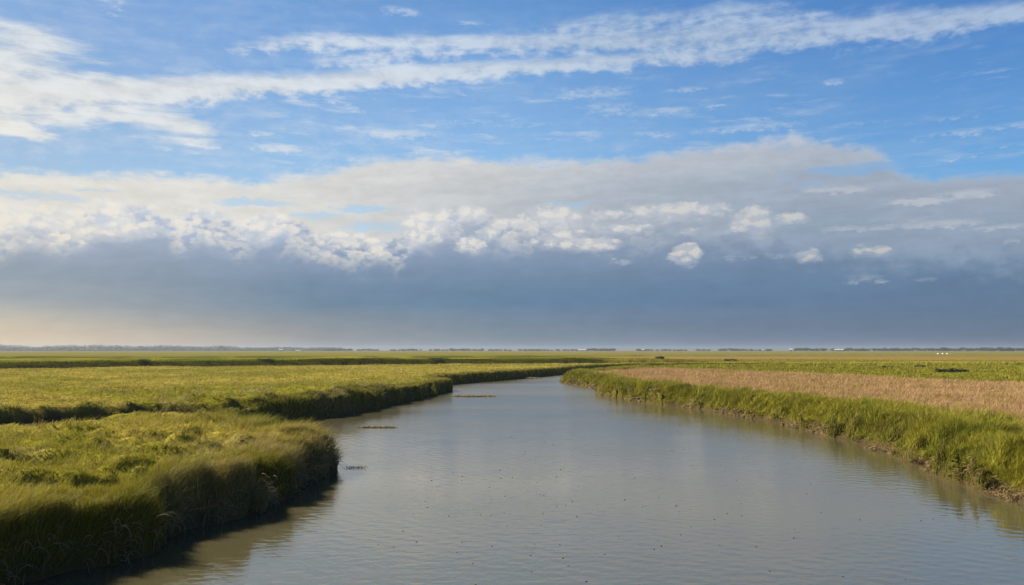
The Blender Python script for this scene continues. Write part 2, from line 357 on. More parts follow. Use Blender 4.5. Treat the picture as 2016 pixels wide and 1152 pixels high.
for zon in ((-5, 11.6), (11.6, 16.2), (16.2, 90)):
    s = [sky_group((AZ[i], AZ[i + 1]), zon) for i in range(4)]
    rows.append(choose(above(A, AZ[2]), choose(above(A, AZ[1]), s[0], s[1]), choose(above(A, AZ[3]), s[2], s[3])))
front = choose(above(E, 11.6), rows[0], choose(above(E, 16.2), rows[1], rows[2]))
under = WT.nodes.new('ShaderNodeBackground'); under.inputs[0].default_value = (*[v * KSKY for v in lin((70, 66, 50))], 1); under.inputs[1].default_value = SKY_STRENGTH
front = choose(above(E, -3.0), under.outputs[0], front)
wo = WT.nodes.new('ShaderNodeOutputWorld'); WT.links.new(front, wo.inputs[0])
world.cycles.sampling_method = 'NONE'

# ------------------------------------------------------------------ helpers for shapes and names
rng = np.random.default_rng(7)
def hash2(ix, iy, seed):
    h = (ix.astype(np.int64) * 374761393 + iy.astype(np.int64) * 668265263 + seed * 974634721) & 0xffffffff
    h = ((h ^ (h >> 13)) * 1274126177) & 0xffffffff
    h = ((h ^ (h >> 16)) * 2246822519) & 0xffffffff
    return ((h ^ (h >> 15)) & 0xffffff) / float(0xffffff)
def vnoise(x, y, seed=0):
    ix = np.floor(x); iy = np.floor(y); fx = x - ix; fy = y - iy
    fx = fx * fx * fx * (fx * (fx * 6 - 15) + 10); fy = fy * fy * fy * (fy * (fy * 6 - 15) + 10)
    a = hash2(ix, iy, seed); b = hash2(ix + 1, iy, seed); c = hash2(ix, iy + 1, seed); d = hash2(ix + 1, iy + 1, seed)
    return (a + (b - a) * fx) + ((c + (d - c) * fx) - (a + (b - a) * fx)) * fy
def fbm(x, y, seed=0, octv=4, gain=0.5):
    s = np.zeros_like(x); amp = 1.0; tot = 0.0
    for o in range(octv):
        s += amp * vnoise(x * 2.03 ** o + o * 17.3, y * 2.03 ** o - o * 9.1, seed + o); tot += amp; amp *= gain
    return s / tot
def sm(v, a, b):
    t = np.clip((v - a) / (b - a), 0, 1); return t * t * (3 - 2 * t)
def srgb(*c): return np.array(lin(c))

def link(o):
    scene.collection.objects.link(o); return o
def mesh_obj(name, verts, faces, mat, parent=None, smooth=False, col=None):
    """verts (n,3) array; faces list of lists or (m,k) array"""
    me = bpy.data.meshes.new(name)
    verts = np.asarray(verts, dtype=np.float32)
    if isinstance(faces, np.ndarray):
        m, k = faces.shape
        me.vertices.add(len(verts)); me.vertices.foreach_set('co', verts.ravel())
        me.loops.add(m * k); me.loops.foreach_set('vertex_index', faces.astype(np.int32).ravel())
        me.polygons.add(m); me.polygons.foreach_set('loop_start', np.arange(0, m * k, k, dtype=np.int32))
        me.polygons.foreach_set('loop_total', np.full(m, k, dtype=np.int32))
        me.update(calc_edges=True)
    else:
        me.from_pydata([tuple(v) for v in verts.tolist()], [], faces)
    if smooth: me.polygons.foreach_set('use_smooth', np.ones(len(me.polygons), dtype=bool))
    if col is not None:
        at = me.attributes.new('tint', 'FLOAT_COLOR', 'POINT')
        c4 = np.ones((len(verts), 4), dtype=np.float32); c4[:, :3] = col
        at.data.foreach_set('color', c4.ravel())
    me.materials.append(mat)
    o = link(bpy.data.objects.new(name, me))
    o.parent = parent
    return o
def tag(o, label=None, cat=None, group=None, kind=None):
    if label: o['label'] = label
    if cat: o['category'] = cat
    if group: o['group'] = group
    if kind: o['kind'] = kind
    return o
def empty(name, loc, rz=0.0):
    o = link(bpy.data.objects.new(name, None)); o.location = loc; o.rotation_euler = (0, 0, rz); o.empty_display_size = 0.3
    return o

class M:
    """small material builder"""
    def __init__(self, name):
        self.m = bpy.data.materials.new(name); self.m.use_nodes = True
        self.t = self.m.node_tree; self.t.nodes.clear()
        self.out = self.n('ShaderNodeOutputMaterial')
    def n(self, kind, **kw):
        x = self.t.nodes.new(kind)
        for k, v in kw.items(): setattr(x, k, v)
        return x
    def l(self, a, b): self.t.links.new(a, b)
    def noise(self, scale, detail=4, rough=0.55, vec=None, stretch=None):
        n = self.n('ShaderNodeTexNoise'); n.inputs['Scale'].default_value = scale
        n.inputs['Detail'].default_value = detail; n.inputs['Roughness'].default_value = rough
        if vec is None:
            vec = self.n('ShaderNodeNewGeometry').outputs['Position']
        if stretch:
            mp = self.n('ShaderNodeMapping'); mp.inputs['Scale'].default_value = stretch[:3]
            if len(stretch) > 3: mp.inputs['Rotation'].default_value = (0, 0, stretch[3])
            self.l(vec, mp.inputs[0]); vec = mp.outputs[0]
        self.l(vec, n.inputs['Vector'])
        return n.outputs['Fac']
    def rng(self, v, a, b, lo, hi):
        n = self.n('ShaderNodeMapRange'); self.l(v, n.inputs[0])
        for i, x in enumerate((a, b, lo, hi)): n.inputs[i + 1].default_value = x
        return n.outputs[0]
    def math(self, op, a, b):
        n = self.n('ShaderNodeMath', operation=op)
        for i, x in enumerate((a, b)):
            if isinstance(x, (int, float)): n.inputs[i].default_value = x
            else: self.l(x, n.inputs[i])
        return n.outputs[0]
    def scale(self, c, f):
        n = self.n('ShaderNodeVectorMath', operation='SCALE'); self.l(c, n.inputs[0])
        if isinstance(f, (int, float)): n.inputs['Scale'].default_value = f
        else: self.l(f, n.inputs['Scale'])
        return n.outputs[0]
    def attr(self, name): return self.n('ShaderNodeAttribute', attribute_name=name).outputs['Color']
    def rgb(self, c):
        n = self.n('ShaderNodeRGB'); n.outputs[0].default_value = (*c, 1); return n.outputs[0]
    def mix(self, f, a, b):
        n = self.n('ShaderNodeMix', data_type='RGBA')
        if isinstance(f, (int, float)): n.inputs[0].default_value = f
        else: self.l(f, n.inputs[0])
        self.l(a, n.inputs[6]); self.l(b, n.inputs[7]); return n.outputs[2]
    def bump(self, h, strength, dist):
        n = self.n('ShaderNodeBump'); n.inputs['Strength'].default_value = strength; n.inputs['Distance'].default_value = dist
        self.l(h, n.inputs['Height']); return n.outputs[0]
    def principled(self, col, rough=0.8, spec=0.3, normal=None):
        b = self.n('ShaderNodeBsdfPrincipled')
        if isinstance(col, (tuple, list, np.ndarray)): b.inputs['Base Color'].default_value = (*[float(v) for v in col], 1)
        else: self.l(col, b.inputs['Base Color'])
        if isinstance(rough, (int, float)): b.inputs['Roughness'].default_value = rough
        else: self.l(rough, b.inputs['Roughness'])
        b.inputs['Specular IOR Level'].default_value = spec
        if normal is not None: self.l(normal, b.inputs['Normal'])
        return b
    def done(self, shader): self.l(shader, self.out.inputs['Surface']); return self.m

def leaf_material(name, trans=0.35, rough=0.7, spec=0.25):
    """blades and leaves: own colour per plant, some light passes through"""
    m = M(name); c = m.attr('tint')
    b = m.principled(c, rough, spec)
    t = m.n('ShaderNodeBsdfTranslucent'); m.l(c, t.inputs[0])
    x = m.n('ShaderNodeMixShader'); x.inputs[0].default_value = trans
    m.l(b.outputs[0], x.inputs[1]); m.l(t.outputs[0], x.inputs[2])
    return m.done(x.outputs[0])

# ------------------------------------------------------------------ the lie of the land (metres; the creek's surface is z = 0)
LEFT_SHORE = [(-14, -80), (-12, -20), (-10.6, 2), (-9.7, 9), (-8.75, 13.4), (-7.7, 15.2), (-7.05, 18.2), (-6.2, 21.2), (-5.85, 24.0), (-5.75, 25.6), (-6.2, 27.2), (-8.0, 29.5), (-11, 33), (-13.4, 38),
              (-13.6, 43), (-11.4, 46.2), (-10.0, 51), (-8.2, 62), (-6.7, 73), (-5.7, 79.5), (-7.2, 81.5), (-8.4, 86), (-7.2, 92), (-4, 100), (-0.5, 108), (3.5, 118), (7.5, 128), (13.2, 146), (20, 161), (36, 170), (62, 175), (110, 181), (200, 192), (320, 205)]
RIGHT_SHORE = [(14, -80), (12.4, -20), (12.2, 2), (12.6, 12), (13.2, 20.5), (14.0, 27.8), (14.6, 33), (14.9, 39.4), (14.25, 45.4), (13.2, 52.7), (11, 59), (8.7, 66), (7.9, 73), (8.6, 79), (8.5, 83), (7.6, 91), (5.9, 97), (6.0, 103), (9, 110),
               (13, 119), (19, 134), (28, 147), (46, 158), (70, 165), (120, 171), (205, 182), (320, 195)]
def chaikin(p, n=2):
    p = np.array(p, float)
    for _ in range(n):
        q = np.empty((2 * len(p), 2)); q[0] = p[0]; q[-1] = p[-1]
        q[1:-1:2] = 0.75 * p[:-1] + 0.25 * p[1:]; q[2:-1:2] = 0.25 * p[:-1] + 0.75 * p[1:]
        p = q
    return p
LS = chaikin(LEFT_SHORE); RS = chaikin(RIGHT_SHORE)
CHANNEL = np.vstack([LS, RS[::-1]])
def seg_dist(x, y, line):
    d2 = np.full(x.shape, 1e12)
    for (x0, y0), (x1, y1) in zip(line[:-1], line[1:]):
        ex, ey = x1 - x0, y1 - y0; L = ex * ex + ey * ey + 1e-9
        t = np.clip(((x - x0) * ex + (y - y0) * ey) / L, 0, 1)
        d2 = np.minimum(d2, (x - x0 - t * ex) ** 2 + (y - y0 - t * ey) ** 2)
    return np.sqrt(d2)
def inside(x, y, poly):
    r = np.zeros(x.shape, bool); n = len(poly)
    for i in range(n):
        x0, y0 = poly[i]; x1, y1 = poly[(i + 1) % n]
        if y0 == y1: continue
        c = ((y0 > y) != (y1 > y)) & (x < (x1 - x0) * (y - y0) / (y1 - y0) + x0)
        r ^= c
    return r
RIGHT_LAND = np.vstack([RS, [(320, -80)]])
GULLY = chaikin([(-13.2, 42.6), (-15.5, 41.6), (-17.2, 40.6), (-19.0, 38.6), (-20.3, 37.6), (-22, 35.2), (-25, 33.6), (-30, 32), (-42, 31), (-70, 28)])
DITCH = chaikin([(-300, 80), (-160, 100), (-112, 113), (-78, 122), (-62, 137), (-50, 143), (-38, 147), (-26, 156), (-12, 164), (2, 166), (16, 172), (40, 183), (90, 196), (200, 215), (330, 235)])
DITCH_FAR = [(-500, 262), (-300, 268), (-170, 275), (-60, 282), (20, 315), (60, 352), (110, 372), (260, 400)]
BROWN = np.array([(15, 129), (23, 128), (33, 107), (39, 89), (45.5, 70.5), (54, 45), (64, 20), (70, 0), (70, -60), (0, -60), (0, 129)])

def shore_fields(x, y):
    """signed distance to the creek (positive on land) and which land"""
    near = (np.hypot(x, y) < 420)
    d = np.full(x.shape, 400.0); right = np.zeros(x.shape, bool)
    xn, yn = x[near], y[near]
    dn = np.minimum(seg_dist(xn, yn, LS), seg_dist(xn, yn, RS))
    dn = np.where(inside(xn, yn, CHANNEL), -dn, dn)
    d[near] = dn; right[near] = inside(xn, yn, RIGHT_LAND)
    return d, right
def land(x, y):
    """height and helper fields at points"""
    r = np.hypot(x, y)
    d, right = shore_fields(x, y)
    w = sm(r, 130, 60)
    rag = (fbm(x * 0.45, y * 0.45, 3, 3) - 0.5) * 1.3 + (fbm(x * 1.5, y * 1.5, 5, 2) - 0.5) * 0.95
    dr = d + rag * np.where(right, 1.0, 0.9) * (0.35 + 0.65 * w)
    # left: steep turf wall; right: shorter slope with a muddy foot
    zl = -0.9 + 1.95 * sm(dr, -0.38, 0.38) + 0.10 * sm(dr, 0.3, 2.5)
    zr = -0.9 + 1.15 * sm(dr, -0.7, 0.25) + 0.80 * sm(dr, 0.15, 1.5)
    z = np.where(right, zr, zl)
    top = sm(dr, 0.0, 1.5)
    hum = (fbm(x * 0.16, y * 0.16, 11, 3) - 0.5) * 0.30 + (fbm(x * 0.5 + y * 0.1, y * 0.8, 13, 3) - 0.5) * 0.50 * sm(r, 110, 25) + (fbm(x * 1.2, y * 1.6, 17, 2) - 0.5) * 0.55 * sm(r, 60, 18)
    z = z + top * hum * sm(r, 400, 150)
    z = z - 0.34 * sm(fbm(x * 0.42, y * 0.75, 19, 3), 0.56, 0.66) * top * sm(r, 60, 30) * (~right) * sm(dr, 0.6, 1.4)
    # hollow behind the near bank
    g = seg_dist(x + (fbm(x * 0.35, y * 0.35, 23, 2) - 0.5) * 1.6, y + (fbm(x * 0.5, y * 0.5, 24, 2) - 0.5) * 1.6, GULLY)
    gn = fbm(x * 0.5, y * 0.5, 21, 2)
    cut = sm(g, 1.7, 0.8) * (0.55 + 0.55 * sm(gn, 0.30, 0.50)) * (~right)
    z = z - 0.85 * cut * top
    for hx_, hy_, hr_, hd_ in ((-10.9, 17.6, 0.9, .55), (-8.9, 17.3, 1.0, .40), (-12.5, 23.5, 1.1, .5), (-15.0, 20.6, 1.2, .5), (-10.2, 27.0, .9, .4), (-18.5, 27.5, 1.3, .5)):
        hq = np.hypot((x - hx_) * 0.75, (y - hy_) * 1.2) + (fbm(x * 1.1, y * 1.1, 27, 2) - 0.5) * 0.9
        z = z - hd_ * sm(hq, hr_, hr_ * 0.55) * top
    gs = (y > np.interp(x, GULLY[::-1, 0], GULLY[::-1, 1])) & (~right) & (x > -75) & (x < -9)     # beyond the hollow the turf stands higher
    z = z + np.where(gs, 0.42 * sm(g, 1.0, 1.5) * sm(g, 34, 8) * (0.55 + 0.45 * sm(gn, 0.28, 0.52)), -0.24 * sm(g, 7, 1)) * top * (~right) * (y > 22) * sm(r, 75, 55)
    # ditches far out with a raised far bank
    dd = seg_dist(x, y, DITCH)
    # which side: compare with nearest by y through interpolation
    yd = np.interp(x, DITCH[:, 0], DITCH[:, 1])
    far = y > yd
    fn = fbm(x * 0.06, y * 0.06, 31, 3)
    z = z - 0.8 * sm(dd, 1.8, 0.8) * top + far * sm(dd, 0.6, 2.2) * sm(dd, 60, 6) * (0.75 + 0.35 * sm(fn, 0.35, 0.65)) * (d > 3) * sm(x, 70, 15)
    d2 = seg_dist(x, y, DITCH_FAR)
    far2 = y > np.interp(x, [p[0] for p in DITCH_FAR], [p[1] for p in DITCH_FAR])
    z = z - 0.5 * sm(d2, 3, 1) + far2 * sm(d2, 1, 4) * sm(d2, 200, 10) * (0.3 + 0.5 * fn)
    return dict(z=z, d=dr, right=right, r=r, gully=cut, g=g, gs=gs, ditch=dd, far=far, far2=far2, d2=d2)

C_GOLD, C_OLIVE, C_GREEN, C_LUSH = np.array((.350, .295, .056)), np.array((.245, .230, .024)), np.array((.105, .120, .009)), np.array((.228, .215, .024))
C_TAN, C_BUFF, C_MUD, C_PALE = np.array((.38, .255, .124)), np.array((.30, .245, .110)), np.array((.058, .042, .021)), np.array((.205, .185, .062))
def lerp(a, b, t): return a + (b - a) * t[:, None]
def brown_mask(x, y, f):
    wdt = np.interp(y, [0, 20, 30, 38, 50, 60, 90, 110], [9, 8.2, 6.2, 4.4, 2.9, 2.2, 2.4, 3.5])
    e = (fbm(x * 0.5, y * 0.5, 41, 2) - 0.5) * 1.2
    return f['right'] & inside(x, y, BROWN) & (f['d'] + e > wdt)
def plants(x, y, f):
    """what grows here: colour of the living sward (linear reflectance, some shade painted in) and a kind: 0 left marsh, 1 right bank, 2 dry stand, 3 far marsh"""
    n1 = fbm(x * 0.07, y * 0.10, 51, 4); n2 = fbm(x * 0.45, y * 0.6, 53, 4); n3 = fbm(x * 1.7, y * 1.7, 57, 3)
    c = lerp(np.tile(C_GOLD, (len(x), 1)), C_OLIVE, sm(n2 * 0.35 + n1 * 0.65, 0.42, 0.62))
    c = lerp(c, C_GREEN * 1.15, sm(n2 * 0.6 + n3 * 0.4, 0.54, 0.72) * np.interp(f['r'], [40, 80], [0.7, 0.35]))
    nearl = sm(f['r'], 45, 22)
    c = lerp(c, np.array((.230, .225, .026)), nearl * 0.55 * sm(n3, 0.2, 0.7))
    c = lerp(c, C_GREEN, sm(f['d'], 2.4, 0.4) * 0.55 * (f['r'] > 30))
    c = lerp(c, C_GREEN * 0.85, sm(f['d'], 0.75, 0.2) * 0.8 * (f['r'] <= 40))  # face of the near bank painted darker to deepen its shade
    tip = sm(np.hypot(x + 7.0, y - 25.0), 4.2, 1.2)                    # the dry, buff head of the near bank
    c = lerp(c, C_BUFF, tip * 0.6 * sm(n3, 0.25, 0.6))
    c = lerp(c, C_BUFF, sm(n1 * 0.5 + n2 * 0.5, 0.60, 0.70) * 0.4)
    kind = np.zeros(len(x), int)
    rt = f['right'] & (f['r'] < 420)
    g = lerp(np.tile(C_LUSH, (len(x), 1)), np.array((.150, .160, .018)), sm(n2 * .6 + n3 * .4, 0.48, 0.66))
    g = lerp(g, np.array((.24, .19, .045)), sm(n3 * 0.7 + n2 * 0.3, 0.60, 0.72) * 0.6)
    c[rt] = g[rt]; kind[rt] = 1
    br = brown_mask(x, y, f)
    t = lerp(np.tile(C_TAN, (len(x), 1)), np.array((.31, .21, .088)), sm(n2, 0.4, 0.7))
    t = lerp(t, C_OLIVE, sm(n3 * 0.6 + n2 * 0.4, 0.60, 0.70) * 0.7)
    c[br] = t[br]; kind[br] = 2
    # beyond the creek and the long ditch
    fr = (f['far']) & (y > 60)
    side = sm(x, 10, 60)
    a = lerp(lerp(np.tile(C_OLIVE, (len(x), 1)), C_GREEN, sm(n1, 0.4, 0.6)), C_LUSH * 0.95, side)
    band_ = sm(y, 205, 250) * side                                    # rusty strip on the right
    a = lerp(a, np.array((.29, .19, .06)), band_ * sm(n1, 0.1, 0.35))
    a = lerp(a, np.array((.20, .185, .05)), sm(y, 300, 345) * side)
    a = lerp(a, np.array((.20, .18, .04)), f['far2'] * 1.0 * (1 - side) * sm(f['d2'], 2, 14))
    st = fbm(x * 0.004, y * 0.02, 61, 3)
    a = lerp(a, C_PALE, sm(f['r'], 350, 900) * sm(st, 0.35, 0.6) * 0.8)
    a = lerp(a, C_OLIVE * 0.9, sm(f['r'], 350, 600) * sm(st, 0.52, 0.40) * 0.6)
    c[fr] = a[fr]; kind[fr] = 3
    kind[rt & ~br & (f['d'] > 14)] = 3
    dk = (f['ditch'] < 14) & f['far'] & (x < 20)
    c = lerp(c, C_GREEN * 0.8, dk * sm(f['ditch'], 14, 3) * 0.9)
    c = lerp(c, C_GREEN * 0.45, dk * sm(f['ditch'], 3.6, 2.4) * 0.9)  # black line of shade along the ditch wall, painted into the sward colour
    return c, kind

# ground sheet: one polar-spaced sheet from under the bridge to past the horizon
az = np.concatenate([np.arange(-180, -48, 4.0), np.arange(-48, 48, 0.2), np.arange(48, 180, 4.0)])
rr = np.concatenate([[0.5, 2, 4, 6, 8], 9.0 * 1.0095 ** np.arange(0, 668)])
na, nr = len(az), len(rr)
AA, RR = np.meshgrid(np.radians(az), rr, indexing='ij')
gxx = (np.sin(AA) * RR).ravel(); gyy = (np.cos(AA) * RR).ravel()
fld = land(gxx, gyy)
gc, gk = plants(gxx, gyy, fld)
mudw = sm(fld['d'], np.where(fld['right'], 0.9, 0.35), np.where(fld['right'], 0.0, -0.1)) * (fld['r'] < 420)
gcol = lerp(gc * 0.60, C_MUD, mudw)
gcol = lerp(gcol, C_MUD * 0.9, sm(fld['ditch'], 2.0, 0.6))
gcol = lerp(gcol, C_MUD * 0.7, sm(fld['gully'], 0.05, 0.5) * (fld['d'] > 0.5))  # bare gully mud, painted darker still for the shade in the cut
ii, jj = np.meshgrid(np.arange(na), np.arange(nr - 1), indexing='ij')
i2 = (ii + 1) % na
gf = np.stack([ii * nr + jj, ii * nr + jj + 1, i2 * nr + jj + 1, i2 * nr + jj], -1).reshape(-1, 4)[:, ::-1]
m = M('marsh_ground')
c = m.attr('tint')
f1 = m.rng(m.noise(1.7, 6, 0.65), 0.3, 0.7, 0.72, 1.25)
f2 = m.rng(m.noise(0.06, 5, 0.6, stretch=(1, 2.2, 1)), 0.3, 0.7, 0.82, 1.15)
b = m.principled(m.scale(c, m.math('MULTIPLY', f1, f2)), 0.95, 0.0, m.bump(m.noise(3.0, 5, 0.6), 0.6, 0.25))
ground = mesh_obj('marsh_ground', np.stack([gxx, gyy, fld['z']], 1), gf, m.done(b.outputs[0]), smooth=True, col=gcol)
tag(ground, kind='structure')

# creek water: silty brown body under a rippled, reflecting surface
m = M('creek_water')
geo_ = m.n('ShaderNodeNewGeometry').outputs['Position']
h1 = m.noise(2.2, 3, 0.5, geo_, (0.5, 1.5, 1, R(12)))
h2 = m.noise(7.5, 3, 0.55, geo_, (0.4, 1.4, 1, R(-8)))
h3 = m.noise(0.28, 3, 0.5, geo_, (0.6, 1.0, 1))
calm = m.rng(m.noise(0.09, 3, 0.5, geo_), 0.38, 0.62, 0.25, 1.0)
hsum = m.math('ADD', m.math('MULTIPLY', h1, 1.0), m.math('MULTIPLY', h2, 0.45))
hsum = m.math('MULTIPLY', hsum, calm)
silt = m.mix(m.rng(h3, 0.3, 0.7, 0, 1), m.rgb((.060, .054, .026)), m.rgb((.066, .060, .033)))
sy_ = m.n('ShaderNodeSeparateXYZ'); m.l(geo_, sy_.inputs[0])                 # the upper reach lies open to the wind
b = m.principled(silt, m.math('ADD', m.rng(m.noise(0.07, 3, 0.5, geo_, (0.5, 1.2, 1)), 0.4, 0.6, 0.03, 0.09), m.rng(sy_.outputs[1], 28, 75, 0.0, 0.13)), 0.5, m.bump(hsum, 0.20, 0.06))
b.inputs['IOR'].default_value = 1.72
wm_ = m.done(b.outputs[0])
# real ripples: a fan of fine quads over the channel, over a plain sheet that carries on upstream and down
wa_ = np.radians(np.arange(-42, 42, 0.075)); wr_ = 9.0 * 1.0030 ** np.arange(0, 965)
WA, WR = np.meshgrid(wa_, wr_, indexing='ij'); wx_ = np.sin(WA) * WR; wy_ = np.cos(WA) * WR
rg = np.random.default_rng(42); wz_ = np.zeros_like(wx_)
for k in range(26):
    lam = 0.11 * (0.7 / 0.11) ** rg.random(); ang = rg.normal(R(82), 0.85); ph = rg.uniform(0, 6.28); kk = 2 * math.pi / lam
    slope = 0.0043 * rg.uniform(0.6, 1.4)
    fade = np.clip((lam / 2.6) / (WR * 0.0030), 0, 1)                       # ripples finer than the sheet are left to the surface finish
    wz_ += slope / kk * fade * np.sin(kk * (wx_ * math.cos(ang) + wy_ * math.sin(ang)) + ph + 1.5 * np.sin(wx_ * 0.21 + k) + 1.2 * np.sin(wy_ * 0.13 + 2 * k))
ruff = 0.35 + 1.0 * sm(fbm(wx_.ravel() * 0.10, wy_.ravel() * 0.07, 83, 3), 0.35, 0.65).reshape(wx_.shape)
wz_ *= ruff
nA, nR_ = WA.shape
keep_l = np.interp(wy_, [0, 26, 36, 44, 60, 80, 90, 150, 200], [-14, -10, -18, -20, -16, -14, -14, -6, 0]); keep_r = np.interp(wy_, [0, 60, 80, 100, 160, 200], [17, 17, 13, 14, 60, 90])
kv = (wx_ > keep_l) & (wx_ < keep_r) & (wy_ < 165)
ii, jj = np.meshgrid(np.arange(nA - 1), np.arange(nR_ - 1), indexing='ij')
q = kv[:-1, :-1] & kv[1:, :-1] & kv[:-1, 1:] & kv[1:, 1:]
ii, jj = ii[q], jj[q]
wf = np.stack([ii * nR_ + jj, ii * nR_ + jj + 1, (ii + 1) * nR_ + jj + 1, (ii + 1) * nR_ + jj], -1)[:, ::-1]
wv = np.stack([wx_.ravel(), wy_.ravel(), wz_.ravel()], 1)
used_v, inv = np.unique(wf, return_inverse=True); wv = wv[used_v]; wf = inv.reshape(wf.shape)
nb = len(wv); wv = np.vstack([wv, [(-60, -85, -.03), (330, -85, -.03), (330, 215, -.03), (-60, 215, -.03)]]); wf = np.vstack([wf, [[nb, nb + 1, nb + 2, nb + 3]]])
water = mesh_obj('creek_water', wv, wf, wm_, smooth=True)
tag(water, kind='structure')
N_POLAR, N_BANKL, N_BANKR = 1000000, 200000, 190000

# ------------------------------------------------------------------ grass, reeds and stalks
def blades(name, x, y, z, hgt, wid, lean_x, lean_y, col, mat, segs=2, droop=0.35, tipcol=None):
    """one mesh of tapered, bending blades; lean = sideways travel of the tip as a share of the height"""
    n = len(x)
    th = rng.uniform(0, math.pi, n); wx = np.cos(th) * wid * 0.5; wy = np.sin(th) * wid * 0.5
    ts = np.linspace(0, 1, segs + 1)
    vs = []
    cs = []
    for k, t in enumerate(ts):
        cx = x + lean_x * hgt * t ** 1.7; cy = y + lean_y * hgt * t ** 1.7
        ll = np.hypot(lean_x, lean_y)
        cz = z + hgt * (t - droop * ll * t * t * 0.5) - 0.04
        tw = (1 - t) ** 0.7
        cc = col if tipcol is None else col + (tipcol - col) * t ** 1.5
        if k < segs:
            vs += [np.stack([cx - wx * tw, cy - wy * tw, cz], 1), np.stack([cx + wx * tw, cy + wy * tw, cz], 1)]
            cs += [cc, cc]
        else:
            vs += [np.stack([cx, cy, cz], 1)]; cs += [cc]
    per = 2 * segs + 1
    V_ = np.stack(vs, 1).reshape(-1, 3); C_ = np.stack(cs, 1).reshape(-1, 3)
    base = (np.arange(n) * per)[:, None]
    tris = []
    for k in range(segs):
        a = 2 * k
        if k < segs - 1: tris += [[a, a + 1, a + 3], [a, a + 3, a + 2]]
        else: tris += [[a, a + 1, a + 2]]
    F_ = (base[:, :, None] + np.array(tris)[None]).reshape(-1, 3)
    return mesh_obj(name, V_, F_, mat, col=C_, smooth=True)

GRASS = leaf_material('grass_blade', 0.24, 0.7, 0.07)
STALK = leaf_material('dry_stalk', 0.25, 0.8, 0.15)

def scatter_polar(n, a0, a1, r0, r1):
    r = r0 * (r1 / r0) ** rng.random(n); a = np.radians(rng.uniform(a0, a1, n))
    return np.sin(a) * r, np.cos(a) * r
def along(line, ylo, yhi, n, dlo, dhi, side):
    """points beside a shore line, offset to land"""
    p = line; sl = np.hypot(*(p[1:] - p[:-1]).T); mid = (p[1:] + p[:-1]) / 2
    rd = np.hypot(mid[:, 0], mid[:, 1])
    w = sl / np.maximum(rd, 8) * ((mid[:, 1] > ylo) & (mid[:, 1] < yhi)); w /= w.sum()
    k = rng.choice(len(sl), n, p=w); t = rng.random(n)[:, None]
    q = p[k] + (p[k + 1] - p[k]) * t
    nn = (p[k + 1] - p[k]) / np.maximum(sl[k], 1e-6)[:, None]
    off = rng.uniform(dlo, dhi, n)
    return q[:, 0] - side * nn[:, 1] * off, q[:, 1] + side * nn[:, 0] * off

sx, sy = scatter_polar(N_POLAR, -50, 46, 10.5, 260)
ex, ey = scatter_polar(360000, 4, 46, 28, 135)                     # the dry stand is thick
eb = land(ex, ey); eb = brown_mask(ex, ey, eb); sx, sy = np.concatenate([sx, ex[eb]]), np.concatenate([sy, ey[eb]])
bx1, by1 = along(LS, 5, 175, N_BANKL, -0.5, 1.6, 1)
bx2, by2 = along(RS, 12, 135, N_BANKR, -0.6, 3.2, -1)
fx, fy = np.concatenate([sx, bx1, bx2]), np.concatenate([sy, by1, by2])
ff = land(fx, fy)
okm = (ff['z'] > 0.05) & (ff['d'] > np.where(ff['right'], -0.02 + 0.35 * rng.random(len(fx)), 0.0)) & ~((ff['ditch'] < 1.0) & (ff['z'] < 0.9) & (ff['d'] > 2))
okm &= ~((ff['gully'] > 0.12) & ~ff['right'] & (rng.random(len(fx)) < 0.75))
fx, fy = fx[okm], fy[okm]; ff = {k: v[okm] for k, v in ff.items()}
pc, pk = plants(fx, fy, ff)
rN = ff['r']; n = len(fx)
cl1 = fbm(fx * 0.9, fy * 0.9, 71, 2); cl2 = fbm(fx * 2.6, fy * 2.6, 73, 2); cl3 = fbm(fx * 0.35, fy * 0.35, 75, 2)
tuft = sm(cl1 * 0.55 + cl2 * 0.45, 0.30, 0.72)
edge = sm(ff['d'], 1.9, 0.2)
base_w = np.maximum(0.011, 0.00105 * rN)
# wind from the left lays the marsh grass over to the right; tufts splay
lx = 0.20 + (cl2 - 0.5) * 1.7 + rng.normal(0, 0.36, n); ly = -0.08 + (cl1 - 0.5) * 1.2 + rng.normal(0, 0.34, n)
jit = np.clip(rng.normal(1.0, 1.0, n) * 0 + 1.0 + rng.normal(0, 1.0, n) * np.interp(rN, [15, 60], [0.13, 0.05]), 0.55, 1.5)[:, None]
hue = rng.normal(0, 1.0, n) * np.interp(rN, [15, 60], [0.07, 0.03])
pc = np.clip(pc * jit * np.stack([1 + hue, np.ones(n), 1 - hue], 1), 0.004, 0.7)
dry = rng.random(n)

def emit(name, sel, hgt, label, cat, mat, segs=2, wmul=1.0, droop=0.35, leanmul=1.0, tip=None):
    i = np.nonzero(sel)[0]
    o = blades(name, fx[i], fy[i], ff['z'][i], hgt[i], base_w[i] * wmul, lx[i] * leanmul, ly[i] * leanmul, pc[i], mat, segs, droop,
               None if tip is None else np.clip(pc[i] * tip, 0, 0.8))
    return tag(o, label, cat, kind='stuff')

